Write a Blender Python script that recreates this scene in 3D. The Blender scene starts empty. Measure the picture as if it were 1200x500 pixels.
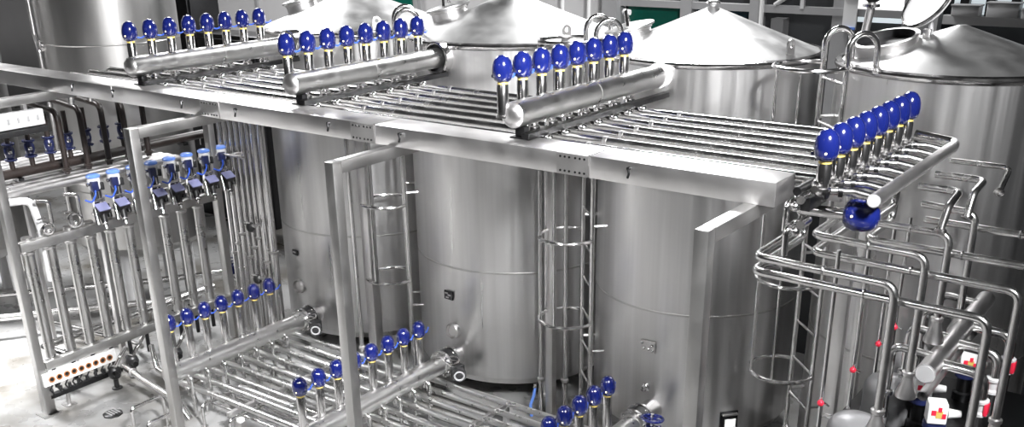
import bpy, bmesh, math, random
from math import sin, cos, pi, radians, sqrt
from mathutils import Vector, Matrix
random.seed(7)
C = bpy.context.scene.collection
V = Vector

# ------------------------------------------------------------------ materials
def mat(name, col, metal=0.0, rough=0.5, var=0.0, scale=(1, 1, 1), bump=0.0, rvar=0.0, emit=None, spec=0.5, coat=0.0):
    m = bpy.data.materials.new(name); m.use_nodes = True
    nt = m.node_tree; b = nt.nodes['Principled BSDF']
    b.inputs['Base Color'].default_value = (*col, 1); b.inputs['Metallic'].default_value = metal
    b.inputs['Roughness'].default_value = rough; b.inputs['Specular IOR Level'].default_value = spec
    b.inputs['Coat Weight'].default_value = coat; b.inputs['Coat Roughness'].default_value = .05
    if emit:
        b.inputs['Emission Color'].default_value = (*col, 1); b.inputs['Emission Strength'].default_value = emit
    tc = nt.nodes.new('ShaderNodeTexCoord'); mp = nt.nodes.new('ShaderNodeMapping')
    mp.inputs['Scale'].default_value = scale
    nz = nt.nodes.new('ShaderNodeTexNoise'); nz.inputs['Scale'].default_value = 3; nz.inputs['Detail'].default_value = 4
    nt.links.new(tc.outputs['Object'], mp.inputs['Vector']); nt.links.new(mp.outputs['Vector'], nz.inputs['Vector'])
    if var:
        rp = nt.nodes.new('ShaderNodeMapRange'); rp.inputs['From Min'].default_value = .3; rp.inputs['From Max'].default_value = .7
        rp.inputs['To Min'].default_value = 1 - var; rp.inputs['To Max'].default_value = 1 + var
        mx = nt.nodes.new('ShaderNodeMix'); mx.data_type = 'RGBA'; mx.blend_type = 'MULTIPLY'; mx.inputs[0].default_value = 1
        mx.inputs[6].default_value = (*col, 1)
        nt.links.new(nz.outputs['Fac'], rp.inputs['Value']); nt.links.new(rp.outputs['Result'], mx.inputs[7])
        nt.links.new(mx.outputs[2], b.inputs['Base Color'])
    if rvar:
        r2 = nt.nodes.new('ShaderNodeMapRange'); r2.inputs['From Min'].default_value = .3; r2.inputs['From Max'].default_value = .7
        r2.inputs['To Min'].default_value = max(.02, rough - rvar); r2.inputs['To Max'].default_value = rough + rvar
        nt.links.new(nz.outputs['Fac'], r2.inputs['Value']); nt.links.new(r2.outputs['Result'], b.inputs['Roughness'])
    if bump:
        bp = nt.nodes.new('ShaderNodeBump'); bp.inputs['Strength'].default_value = bump; bp.inputs['Distance'].default_value = .02
        nt.links.new(nz.outputs['Fac'], bp.inputs['Height']); nt.links.new(bp.outputs['Normal'], b.inputs['Normal'])
    return m
HEAD = mat('header_steel', (.68, .675, .67), 1, .30, rvar=.05, scale=(3, 3, 3))
STEEL = mat('polished_steel', (.70, .69, .69), 1, .17, rvar=.05, scale=(4, 4, 4))
PIPE = mat('pipe_steel', (.66, .655, .65), 1, .22, rvar=.06, scale=(3, 3, 3), var=.06)
BRUSH = mat('brushed_steel', (.62, .61, .61), 1, .35, rvar=.035, scale=(2, 2, 2), var=.05)
FRAME = mat('frame_steel', (.47, .465, .46), 1, .36, rvar=.03, scale=(2, 2, 2), var=.05)
UPR = mat('satin_pipe_steel', (.44, .435, .43), 1, .30, rvar=.05, scale=(3, 3, 3), var=.06)
TANK = mat('tank_steel', (.60, .595, .595), 1, .34, rvar=.07, scale=(3.5, 3.5, .10), var=.11, bump=.08)
CONE = mat('tank_roof_steel', (.60, .60, .60), 1, .40, rvar=.06, scale=(2, 2, 2), var=.05)
DIMC = mat('dimmed_roof_steel', (.36, .36, .36), 1, .46, rvar=.05, scale=(2, 2, 2), var=.05)  # cone steel darkened in place of weaker lamp reflection
OLD = mat('dull_tank_steel', (.46, .455, .45), 1, .36, rvar=.06, scale=(1.4, 1.4, .15), var=.12, bump=.12)
DARKM = mat('dark_metal', (.05, .05, .052), 1, .35, var=.1)
BLACK = mat('black_rubber', (.012, .012, .013), 0, .4, var=.1)
BROWN = mat('brown_painted_pipe', (.016, .011, .0095), 0, .38, var=.25, scale=(5, 5, 5))
BLUE = mat('blue_enamel', (.004, .0075, .068), 0, .15, var=.08, coat=.6)
LBLUE = mat('pale_blue_plastic', (.10, .20, .55), 0, .3, var=.05)
HOSE = mat('blue_hose', (.03, .09, .5), 0, .35, var=.05)
LAV = mat('lavender_plate', (.30, .31, .52), .2, .22, var=.05)
NAVY = mat('navy_paint', (.010, .014, .055), 0, .3, var=.1)
YEL = mat('yellow_plastic', (.50, .38, .10), 0, .4, var=.05)
RED = mat('red_plastic', (.62, .02, .05), 0, .35, var=.05)
ORANGE = mat('orange_ring', (.34, .14, .05), 0, .4, var=.05)
WHITE = mat('white_plastic', (.66, .66, .66), 0, .4, var=.04)
LAMP = mat('indicator_glow', (1, .86, .45), 0, .4, emit=2.5)
GREYP = mat('grey_paint', (.26, .26, .265), 0, .5, var=.08)
LGREY = mat('light_grey_paint', (.48, .48, .485), 0, .5, var=.05)
MOTOR = mat('motor_grey', (.17, .17, .175), .3, .38, var=.1)
WALLP = mat('wall_paint', (.47, .465, .47), 0, .6, var=.05, scale=(.4, .4, .4))
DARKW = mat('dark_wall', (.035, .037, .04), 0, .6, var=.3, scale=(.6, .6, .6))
GREEN = mat('green_glass', (.004, .085, .06), 0, .12, var=.2, scale=(.8, .8, .8))
TEAL = mat('dark_teal_glass', (.006, .022, .032), 0, .1, var=.3, scale=(.8, .8, .8))
SKYW = mat('daylit_window', (1, 1, 1), 0, .5, emit=1.6)
SKYB = mat('pale_blue_window', (.72, .80, .84), 0, .5, emit=.75)

def floor_mat():
    m = mat('concrete_floor', (.60, .60, .60), 0, .35, spec=.5)
    nt = m.node_tree; b = nt.nodes['Principled BSDF']
    tc = nt.nodes.new('ShaderNodeTexCoord')
    n1 = nt.nodes.new('ShaderNodeTexNoise'); n1.inputs['Scale'].default_value = 1.3; n1.inputs['Detail'].default_value = 6
    n2 = nt.nodes.new('ShaderNodeTexNoise'); n2.inputs['Scale'].default_value = 5; n2.inputs['Detail'].default_value = 3
    nt.links.new(tc.outputs['Object'], n1.inputs['Vector']); nt.links.new(tc.outputs['Object'], n2.inputs['Vector'])
    cr = nt.nodes.new('ShaderNodeValToRGB')
    cr.color_ramp.elements[0].position = .36; cr.color_ramp.elements[0].color = (.10, .093, .082, 1)
    cr.color_ramp.elements[1].position = .56; cr.color_ramp.elements[1].color = (.25, .25, .25, 1)
    nt.links.new(n1.outputs['Fac'], cr.inputs['Fac']); nt.links.new(cr.outputs['Color'], b.inputs['Base Color'])
    mr = nt.nodes.new('ShaderNodeMapRange'); mr.inputs['To Min'].default_value = .12; mr.inputs['To Max'].default_value = .5
    nt.links.new(n2.outputs['Fac'], mr.inputs['Value']); nt.links.new(mr.outputs['Result'], b.inputs['Roughness'])
    return m
FLOOR = floor_mat()

# ------------------------------------------------------------------ mesh builder
ORG = {}
def perp(d):
    a = V((0, 0, 1)) if abs(d.z) < .9 else V((1, 0, 0))
    u = d.cross(a).normalized(); return u, d.cross(u).normalized()
class MB:
    def __init__(s): s.v = []; s.f = []
    def _ring(s, c, u, w, r, n):
        i0 = len(s.v)
        for k in range(n):
            a = 2 * pi * k / n; s.v.append(c + u * (r * cos(a)) + w * (r * sin(a)))
        return list(range(i0, i0 + n))
    def _join(s, A, B):
        n = len(A)
        for k in range(n): s.f.append((A[k], A[(k + 1) % n], B[(k + 1) % n], B[k]))
    def lathe(s, prof, c=(0, 0, 0), axis=(0, 0, 1), n=24, cap=True):
        c = V(c); d = V(axis).normalized(); u, w = perp(d); prev = None
        for r, z in prof:
            R = s._ring(c + d * z, u, w, max(r, 1e-4), n)
            if prev: s._join(prev, R)
            elif cap: s.f.append(tuple(reversed(R)))
            prev = R
        if cap: s.f.append(tuple(prev))
        return s
    def cyl(s, a, b, r, r2=None, n=16):
        a = V(a); b = V(b); L = (b - a).length
        return s.lathe([(r, 0), (r if r2 is None else r2, L)], a, b - a, n)
    def path(s, pts, bend):
        P = [V(p) for p in pts]; out = [P[0]]
        for i in range(1, len(P) - 1):
            a, b, c = P[i - 1], P[i], P[i + 1]
            d1 = (a - b).normalized(); d2 = (c - b).normalized()
            if bend <= 0 or d1.dot(d2) < -.97: out.append(b); continue
            ang = d1.angle(d2); t = min(bend / math.tan(ang / 2), .49 * (a - b).length, .49 * (c - b).length)
            p1 = b + d1 * t; p2 = b + d2 * t
            for k in range(7):
                q = k / 6; out.append(p1 * (1 - q) ** 2 + b * 2 * q * (1 - q) + p2 * q * q)
        out.append(P[-1]); return out
    def tube(s, pts, r, bend=.05, n=12, closed=False, cap=True):
        P = s.path(pts, bend) if not closed else [V(p) for p in pts]
        m = len(P); prev = None; first = None; u = None
        for i in range(m):
            if closed: d = (P[(i + 1) % m] - P[i - 1]).normalized()
            else: d = (P[min(i + 1, m - 1)] - P[max(i - 1, 0)]).normalized()
            if u is None: u, w = perp(d)
            else:
                u = (u - d * u.dot(d)).normalized(); w = d.cross(u)
            R = s._ring(P[i], u, w, r, n)
            if prev: s._join(prev, R)
            else: first = R
            prev = R
        if closed: s._join(prev, first)
        elif cap: s.f.append(tuple(reversed(first))); s.f.append(tuple(prev))
        return s
    def hoop(s, c, R, r, axis=(0, 0, 1), n=36, m=8, a0=0, a1=2 * pi, u=None):
        c = V(c); d = V(axis).normalized()
        if u is None: u, w = perp(d)
        else: u = V(u).normalized(); w = d.cross(u)
        full = abs(a1 - a0 - 2 * pi) < 1e-6
        k = n if full else n + 1
        pts = [c + u * (R * cos(a0 + (a1 - a0) * i / n)) + w * (R * sin(a0 + (a1 - a0) * i / n)) for i in range(k)]
        return s.tube(pts, r, 0, m, closed=full)
    def box(s, c, size, rot=None, bev=.0):
        c = V(c); x, y, z = [q / 2 for q in size]; i = len(s.v)
        if bev:
            bm = bmesh.new(); bmesh.ops.create_cube(bm, size=1)
            for v in bm.verts: v.co = V((v.co.x * 2 * x, v.co.y * 2 * y, v.co.z * 2 * z))
            bmesh.ops.bevel(bm, geom=list(bm.edges), offset=bev, segments=2, affect='EDGES', profile=.5)
            bm.verts.index_update()
            for v in bm.verts: s.v.append(c + (rot @ v.co if rot else v.co))
            for f in bm.faces: s.f.append(tuple(i + v.index for v in f.verts))
            bm.free(); return s
        for dx, dy, dz in ((-x, -y, -z), (x, -y, -z), (x, y, -z), (-x, y, -z), (-x, -y, z), (x, -y, z), (x, y, z), (-x, y, z)):
            p = V((dx, dy, dz)); s.v.append(c + (rot @ p if rot else p))
        for f in ((0, 3, 2, 1), (4, 5, 6, 7), (0, 1, 5, 4), (1, 2, 6, 5), (2, 3, 7, 6), (3, 0, 4, 7)): s.f.append(tuple(i + k for k in f))
        return s
    def ell(s, c, rx, ry, rz, n=20, m=12):
        i0 = len(s.v); c = V(c)
        for j in range(m + 1):
            t = pi * j / m
            for k in range(n):
                a = 2 * pi * k / n; s.v.append(c + V((rx * sin(t) * cos(a) if 0 < j < m else 1e-5 * cos(a), ry * sin(t) * sin(a) if 0 < j < m else 1e-5 * sin(a), -rz * cos(t))))
        for j in range(m):
            for k in range(n):
                a = i0 + j * n; s.f.append((a + k, a + (k + 1) % n, a + n + (k + 1) % n, a + n + k))
        return s
    def prism(s, poly, y0, y1, fn):          # outline extruded; fn maps (a, b, depth) to a point
        n = len(poly); i = len(s.v)
        for d in (y0, y1):
            for a, b in poly: s.v.append(V(fn(a, b, d)))
        s.f.append(tuple(range(i, i + n))); s.f.append(tuple(range(i + 2 * n - 1, i + n - 1, -1)))
        for k in range(n): s.f.append((i + k, i + n + k, i + n + (k + 1) % n, i + (k + 1) % n))
        return s
    def build(s, name, m, parent=None, loc=None, ang=38):
        me = bpy.data.meshes.new(name)
        o = bpy.data.objects.new(name, me); C.objects.link(o)
        if parent: org = ORG[parent.name]; o.parent = parent
        else: org = V(loc) if loc is not None else V((0, 0, 0)); o.location = org
        ORG[o.name] = org
        me.from_pydata([v - org for v in s.v], [], s.f); me.materials.append(m)
        bm = bmesh.new(); bm.from_mesh(me); bmesh.ops.recalc_face_normals(bm, faces=bm.faces); bm.to_mesh(me); bm.free()
        me.polygons.foreach_set('use_smooth', [True] * len(me.polygons))
        me.set_sharp_from_angle(angle=radians(ang))
        return o
def tag(o, label, cat, group=None):
    o['label'] = label; o['category'] = cat
    if group: o['group'] = group
    return o
def thing(name, label, cat, loc, group=None):
    o = bpy.data.objects.new(name, None); C.objects.link(o); o.location = loc; o.empty_display_size = .1
    ORG[o.name] = V(loc); return tag(o, label, cat, group)
def struct(name, mb, m):
    o = mb.build(name, m); o['kind'] = 'structure'; return o
def dup(root, loc, label):
    r = root.copy(); C.objects.link(r); r.location = loc; r['label'] = label; ORG[r.name] = V(loc)
    for ch in list(root.children):
        c = ch.copy(); C.objects.link(c); c.parent = r
        for g in list(ch.children):
            d = g.copy(); C.objects.link(d); d.parent = c
    return r
ORD = ['first', 'second', 'third', 'fourth', 'fifth', 'sixth', 'seventh', 'eighth', 'ninth', 'tenth', 'eleventh', 'twelfth']

# ------------------------------------------------------------------ the hall
fl = MB().box((-10, 5, -.05), (34, 34, .1)); struct('floor', fl, FLOOR)
YB = 13.0
wb = MB().box((-17.3, YB + .1, 4), (19.5, .2, 8)); struct('wall_back', wb, WALLP)
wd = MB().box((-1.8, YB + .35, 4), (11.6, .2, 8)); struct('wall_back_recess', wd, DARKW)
struct('shade_screen', MB().box((-4.1, 9.35, 1.15), (12.4, .12, 2.3)), DARKW)  # added dark screen that blackens the gaps between the tanks
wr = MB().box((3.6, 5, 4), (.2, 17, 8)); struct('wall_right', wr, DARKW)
wl = MB().box((-26.9, 5, 4), (.2, 17, 8)); struct('wall_left', wl, WALLP)
# panel joints, steel columns and the gallery rail on the back wall
n = 0
def trim(c, size, m):
    global n; n += 1; struct('trim_%d' % n, MB().box(c, size), m)
for x in (-16.95, -15.6, -13.3, -11.5, -9.9): trim((x, YB - .02, 4), (.07, .06, 8), GREYP)
trim((-7.72, YB - .1, 4), (.24, .3, 8), GREYP)
trim((-6.56, YB - .05, 3.2), (.17, .2, 6.4), GREYP)
trim((-5.56, YB - .05, 3.2), (.15, .2, 6.4), GREYP)
trim((-5.30, YB + .1, 1.45), (.17, .2, 2.9), GREYP)
trim((-4.42, YB, 3.6), (.22, .25, 7.2), GREYP)
trim((-3.50, YB, 3.6), (.34, .25, 7.2), GREYP)
trim((-3.30, YB - .02, 3.6), (.08, .2, 7.2), LGREY)
trim((-5.6, YB - .08, 3.03), (4.0, .12, .09), GREYP)
trim((-1.5, YB - .08, 3.0), (3.4, .14, .10), LGREY)
trim((-4.9, YB - .02, 3.45), (1.2, .1, .05), LGREY)
struct('window_1', MB().box((-7.1, YB + .02, 2.6), (.98, .04, .78)), GREEN)
struct('window_2', MB().box((-6.05, YB + .02, 2.6), (.84, .04, .78)), TEAL)
struct('window_3', MB().box((-12.1, YB - .03, 2.98), (.85, .05, .38)), GREEN)
struct('window_4', MB().box((-3.95, YB + .02, 3.55), (.62, .04, 1.02)), SKYW)
struct('window_5', MB().box((-3.95, YB + .05, 2.96), (.62, .04, .10)), SKYB)
struct('window_6', MB().box((-2.2, YB + .1, 3.6), (1.9, .04, 1.1)), SKYB)
for x in (-3.0, -2.72, -2.45): trim((x, YB - .02, 3.4), (.10, .1, .9), DARKM)
t = thing('diagonal_brace', 'grey diagonal steel brace above the gallery rail on the far wall', 'brace', (-4.9, YB - .1, 3.08))
MB().tube([(-5.3, YB - .12, 3.08), (-4.55, YB - .12, 3.6)], .03).build('strut', LGREY, t)
MB().box((-4.93, YB - .12, 3.3), (.05, .05, .5)).build('post', LGREY, t)
for i, (x, z, sx, sz, L) in enumerate([(-2.95, 3.11, .3, .12, 'flat grey carton on the far gallery, left of the others'), (-2.55, 3.13, .34, .16, 'larger grey carton on the far gallery, between two others'), (-2.2, 3.10, .3, .1, 'low grey carton on the far gallery, right of the others')]):
    t = thing('carton', L, 'box', (x, YB - .12, 3.05), 'cartons stored on the far gallery')
    MB().box((x, YB - .12, 3.05 + sz / 2), (sx, .2, sz), bev=.01).build('body', LGREY, t)
    MB().box((x, YB - .12, 3.05 + sz), (sx + .02, .22, .02), bev=.004).build('lid', GREYP, t)
t = thing('notice_board', 'white notice panel with blue edges fixed to a column of the far wall', 'sign', (-4.30, YB - .142, 2.84))
MB().box((-4.30, YB - .142, 3.04), (.17, .03, .42)).build('panel', WHITE, t)
MB().box((-4.30, YB - .166, 2.845), (.17, .02, .03)).build('bottom_edge', LBLUE, t)
MB().box((-4.30, YB - .166, 3.235), (.17, .02, .05)).build('top_edge', LBLUE, t)
for x, lab in ((-8.55, 'thin white riser pipe on the pale far wall behind the second tank'), (-8.09, 'thin white riser pipe nearest the grey column of the far wall'), (-5.44, 'thin white riser pipe on the far wall behind the white tank roof'), (-17.9, 'thin pale riser pipe in the dark gap left of the first tank'), (-17.6, 'thicker pale riser pipe in the dark gap left of the first tank')):
    t = thing('riser_pipe', lab, 'pipe', (x, YB - .2, 0), 'thin riser pipes on the far wall')
    MB().cyl((x, YB - .2, 0), (x, YB - .2, 6), .03 if x > -17.8 else .05, n=10).build('tube', WHITE if x > -17 else LGREY, t)
    for z in (2.3, 3.6): MB().box((x, YB - .12, z), (.08, .16, .03)).build('bracket', GREYP, t)
# dark cabinets added to blacken the gap between the old tank and the first tank
for x, w, h, lab in ((-12.75, .62, 3.3, 'tall dark cabinet added to blacken the gap right of the old tank'), (-11.75, 1.3, 2.72, 'lower wide dark cabinet added as shade behind the bright upright pipes')):
    y = 9.4
    t = thing('shade_cabinet', lab, 'cabinet', (x, y, 0), 'dark cabinets added as shade at the back')
    MB().box((x, y, h / 2), (w, .5, h), bev=.02).build('body', DARKM, t)
    d = MB().box((x, y - .266, h / 2), (w - .08, .03, h - .12), bev=.008).build('door', DARKM, t)
    MB().box((x + w * .35, y - .30, 1.2), (.03, .04, .2), bev=.004).build('handle', STEEL, d)
# ------------------------------------------------------------------ tanks
def cone_frame(c, zr, r, h, ang, dist):
    a = radians(ang); p = V((c[0] + dist * cos(a), c[1] + dist * sin(a), zr + h * (1 - dist / r)))
    nrm = V((h * cos(a), h * sin(a), r)).normalized(); return p, nrm
def tank(name, label, c, r, zb, zr, h, legs=True, wall=TANK, man=None, lug=None, weld=1.32, plates=(), roof=CONE):
    t = thing(name, label, 'tank', (c[0], c[1], 0), 'row of steel storage tanks')
    P = [(.001, zb - .16), (r * .5, zb - .13), (r * .82, zb - .07), (r * .95, zb - .02), (r, zb + .05)]
    P += [(r, zb + .05 + (zr - .02 - zb - .05) * k / 6) for k in range(1, 7)]
    MB().lathe([(a, b) for a, b in P], (c[0], c[1], 0), n=96).build('shell', wall, t, ang=25)
    MB().lathe([(r + .002, zr - .03), (r + .014, zr - .018), (r + .017, zr), (r + .006, zr + .014), (r - .03, zr + .022)], (c[0], c[1], 0), n=96, cap=False).build('rim_band', STEEL, t)
    MB().lathe([(r, zr - .004), (r * .93, zr + h * .07), (r * .5, zr + h * .5), (.06, zr + h * .95), (.03, zr + h), (.001, zr + h)], (c[0], c[1], 0), n=96).build('cone_roof', roof, t, ang=20)
    if weld:
        MB().lathe([(r - .002, weld - .012), (r + .003, weld - .006), (r + .003, weld + .006), (r - .002, weld + .012)], (c[0], c[1], 0), n=96, cap=False).build('weld_seam', OLD, t)
    if legs:
        for k in range(4):
            a = pi / 4 + k * pi / 2 + .25; x = c[0] + r * .72 * cos(a); y = c[1] + r * .72 * sin(a)
            l = MB().cyl((x, y, .015), (x, y, zb + .02), .05, n=14).build('leg', BRUSH, t)
            MB().cyl((x, y, 0), (x, y, .02), .085, n=16).build('foot_plate', BRUSH, l)
    if lug:
        p, nr = cone_frame(c, zr, r, h, lug, r - .1); a = radians(lug); tx = V((-sin(a), cos(a), 0))
        m = MB(); pts = []
        W, H = .042, .10
        out = [(-W, -.03), (W, -.03), (W, H * .7)] + [(W * cos(q) * 1.0, H * .7 + W * sin(q)) for q in (pi * k / 8 for k in range(1, 8))] + [(-W, H * .7)]
        # outline with a round eye: build as two half-rings
        eye = [(.019 * cos(q), H * .66 + .019 * sin(q)) for q in (2 * pi * k / 16 for k in range(16))]
        N = 16
        def edge(q):
            dx, dy = cos(q), sin(q)
            if dy >= 0: s_ = W
            else: s_ = min(W / max(abs(dx), 1e-3), (H * .66 + .03) / abs(dy))
            return (dx * s_, H * .66 + dy * s_)
        for s_ in (-.006, .006): pts.append([p + tx * e[0] + V((0, 0, 1)) * e[1] + V((cos(a), sin(a), 0)) * s_ for e in eye] + [p + tx * edge(2 * pi * k / N)[0] + V((0, 0, 1)) * edge(2 * pi * k / N)[1] + V((cos(a), sin(a), 0)) * s_ for k in range(N)])
        m.v = pts[0] + pts[1]
        for k in range(N):
            k2 = (k + 1) % N
            m.f += [(k, k2, N + k2, N + k), (2 * N + k, 3 * N + k, 3 * N + k2, 2 * N + k2), (N + k, N + k2, 3 * N + k2, 3 * N + k), (k2, k, 2 * N + k, 2 * N + k2)]
        m.build('lifting_lug', BRUSH, t)
    if man:
        ang, dist, state = man
        p, nr = cone_frame(c, zr, r, h, ang, dist); nr = V((-.15, -.20, 1)).normalized() if state == 'open' else (nr + V((0, 0, .6))).normalized()
        R = .21 if state == 'open' else .165
        nk = MB().lathe([(R, -.08), (R, .05), (R + .012, .055), (R + .012, .07), (R - .02, .07), (R - .02, -.05)], p, nr, n=48, cap=False).build('manway_neck', BRUSH, t)
        if state == 'open':
            MB().lathe([(.001, .018), (R - .021, .018), (R - .021, .069)], p, nr, n=40, cap=False).build('dark_interior', BLACK, nk)
            hp = p + V((.24, .06, .09)); ld = V((-.50, -.62, .60)).normalized()
            lc = hp + V((-.03, .03, .20))
            lid = MB().lathe([(.001, -.03), (R * .7, -.025), (R * .88, -.012), (R * .9, 0), (R * .88, .012), (R * .75, .016), (.001, .026)], lc, ld, n=48).build('manway_lid', LGREY, t)
            MB().hoop(lc + ld * .012, R * .88, .012, ld, n=40, m=8).build('gasket', STEEL, lid)
            MB().box(hp + V((0, 0, -.02)), (.05, .05, .12), bev=.008).build('hinge', BRUSH, lid)
            MB().cyl(hp + V((.02, .02, 0)), lc - ld * .03, .016).build('lid_arm', GREYP, lid)
        else:
            lid = MB().lathe([(R + .02, .07), (R + .035, .075), (R + .035, .09), (R + .01, .10), (R * .5, .112), (.001, .115)], p, nr, n=48).build('manway_lid', roof, t)
            hv = V((-sin(radians(ang)), cos(radians(ang)), 0)); q = p + nr * .10
            MB().tube([q - hv * .08, q - hv * .08 + nr * .09, q + hv * .05 + nr * .12, q + hv * .17 + nr * .0], .013, .05).build('lid_handle', STEEL, lid)
            MB().cyl(q - hv * .08 + nr * .09 - V((.03, 0, 0)), q - hv * .08 + nr * .09 + V((.03, 0, 0)), .022).build('lid_knob', GREYP, lid)
    return t
Tc = {1: ((-7.37, 7.37), .94), 2: ((-5.45, 7.37), .94), 3: ((-3.53, 7.37), .86), 4: ((-1.70, 7.37), .78)}
t1 = tank('storage_tank', 'leftmost tank of the front row, white cone roof behind the far pipe header', *Tc[1], .25, 3.235, .34, man=(205, .55, 'shut'), lug=-33)
t2 = tank('storage_tank', 'tank with grey cone roof between the two white-roofed tanks', *Tc[2], .25, 3.245, .36, man=(208, .56, 'shut'), lug=-22, roof=DIMC)
t3 = tank('storage_tank', 'tank with bright white cone roof, just right of picture centre', *Tc[3], .25, 3.225, .33, man=(208, .62, 'shut'), lug=-16)
t4 = tank('storage_tank', 'rightmost tank, dark roof with an open manway', *Tc[4], .25, 3.255, .25, man=(206, .47, 'open'), roof=DIMC)
def surf(t, x):                 # front of a tank at world x
    (cx, cy), r = Tc[t]; return cy - sqrt(max(r * r - (x - cx) ** 2, 0))
# vent spigot on the white roof, vent valve on the rightmost tank, device on the grey roof
MB().cyl((-3.53, 7.37, 3.53), (-3.53, 7.37, 3.78), .022).build('vent_pipe', WHITE, t3)
MB().lathe([(.05, 0), (.055, .01), (.05, .02), (.03, .03)], (-3.53, 7.37, 3.57)).build('vent_collar', BRUSH, t3)
MB().cyl((-5.45, 7.37, 3.59), (-5.45, 7.37, 3.75), .06).build('vent_pipe', GREYP, t2)
vp = cone_frame(Tc[4][0], 3.255, .78, .25, 172, .68)[0]
vv = MB().tube([vp + V((0, 0, -.03)), vp + V((0, 0, .14)), vp + V((.02, 0, .30)), vp + V((.02, 0, .52))], .030, .05).build('vent_pipe', BRUSH, t4)
MB().cyl(vp + V((.02, 0, .3)), vp + V((.02, 0, .32)), .06).build('flange', STEEL, vv)
MB().ell(vp + V((.02, 0, .40)), .08, .07, .075).build('vent_valve', DARKM, vv)
MB().cyl(vp + V((-.05, -.03, .36)), vp + V((-.05, -.03, .46)), .035).build('valve_handle', BLACK, vv)
dv = cone_frame(Tc[2][0], 3.245, .94, .36, 208, .50)[0]
dd = MB().box(dv + V((.02, .1, .26)), (.15, .12, .12), bev=.015).build('level_sensor', DARKM, t2)
MB().cyl(dv + V((.02, .1, .12)), dv + V((.02, .1, .22)), .035).build('sensor_stem', STEEL, dd)
MB().cyl(dv + V((-.09, .06, .12)), dv + V((-.09, .06, .34)), .02).build('sensor_pipe', WHITE, dd)
# nozzle reflections, plates and thermowells on the shells
def plate(tk, t, x, z, w, h, m1, m2, name):
    y = surf(t, x) - .012; (cx, cy), r = Tc[t]
    a = math.atan2(y - cy, x - cx) + pi / 2; R = Matrix.Rotation(a, 3, 'Z')
    p = MB().box((x, y, z), (w, .012, h), R).build(name, m1, tk)
    return p, R, V((x, y, z))
p, R, q = plate(t2, 2, -5.51, 1.05, .10, .08, DARKM, None, 'rating_plate')
for k, (dx, dz) in enumerate(((-.02, .02), (.015, .005), (-.01, -.02))): MB().box(q + R @ V((dx, -.009, dz)), (.035, .006, .012), R).build('engraved_line', BRUSH, p)
p, R, q = plate(t1, 1, -7.56, 1.07, .09, .05, DARKM, None, 'rating_plate')
MB().box(q + R @ V((0, -.009, .005)), (.05, .006, .012), R).build('engraved_line', BRUSH, p)
p, R, q = plate(t3, 3, -3.50, 1.02, .13, .09, BRUSH, None, 'plate_bracket')
for dx, dz in ((-.045, .025), (-.03, -.015), (.01, -.02), (.04, .015), (.045, -.03)): MB().ell(q + R @ V((dx, -.012, dz)), .014, .012, .014, 10, 8).build('bracket_stud', STEEL, p)
p, R, q = plate(t3, 3, -2.89, .42, .15, .15, DARKM, None, 'junction_box')
MB().box(q + R @ V((.01, -.01, -.03)), (.09, .012, .07), R).build('white_label', WHITE, p)
MB().box(q + R @ V((0, -.02, .055)), (.13, .03, .012), R).build('box_hood', BRUSH, p)
k = MB().lathe([(.035, 0), (.035, .01), (.018, .02), (.022, .05), (.001, .062)], (-3.51, surf(3, -3.51), .65), (0, -1, 0)).build('sampling_knob', STEEL, t3)
for tk, t, x in ((t1, 1, -7.54), (t2, 2, -5.47)):
    o = MB().lathe([(.075, -.01), (.075, .035), (.06, .045), (.05, .02), (.001, .015)], (x, surf(t, x), .71), (0, -1, .15), n=32).build('nozzle_reflection', BRUSH, tk)  # raised disc imitating a nozzle's reflection in the shell
# the older big tanks at the left
def old_tank(label, c, r, zb, zt):
    t = thing('storage_tank', label, 'tank', (c[0], c[1], 0), 'older tall tanks at the left')
    MB().lathe([(.001, zb - .22), (r * .6, zb - .16), (r * .92, zb - .05), (r, zb + .03), (r, 1.4), (r, 2.3), (r, zt), (r * .5, zt + .2), (.001, zt + .3)], (c[0], c[1], 0), n=80).build('shell', OLD, t, ang=30)
    for z in (1.45, 3.02): MB().lathe([(r - .002, z - .012), (r + .004, z), (r - .002, z + .012)], (c[0], c[1], 0), n=80, cap=False).build('weld_seam', OLD, t)
    for k in range(4):
        a = radians(-62 + 90 * k); x = c[0] + r * .72 * cos(a); y = c[1] + r * .72 * sin(a)
        l = MB().cyl((x, y, .015), (x, y, zb), .075, n=16).build('leg', LGREY, t); MB().cyl((x, y, 0), (x, y, .02), .11, n=18).build('foot_plate', BRUSH, l)
    return t
o1 = old_tank('tall dull steel tank at upper left, behind the pipe rack', (-10.32, 6.5), .73, .78, 4.4)
y0 = 6.5 - sqrt(.73 ** 2 - .22 ** 2)
MB().tube([(-10.62, 5.80, 4.3), (-10.62, 5.80, 3.1), (-10.52, 5.765, 2.95), (-10.52, 5.765, 1.2)], .022, .03).build('side_pipe', BRUSH, o1)
MB().lathe([(.06, -.02), (.06, .02), (.03, .035)], (-10.50, 5.79, 3.0), (-.25, -1, 0)).build('side_nozzle', STEEL, o1)
o2 = old_tank('dull steel tank cut off by the left edge of the picture', (-11.75, 5.15), .73, .78, 4.4)
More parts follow.
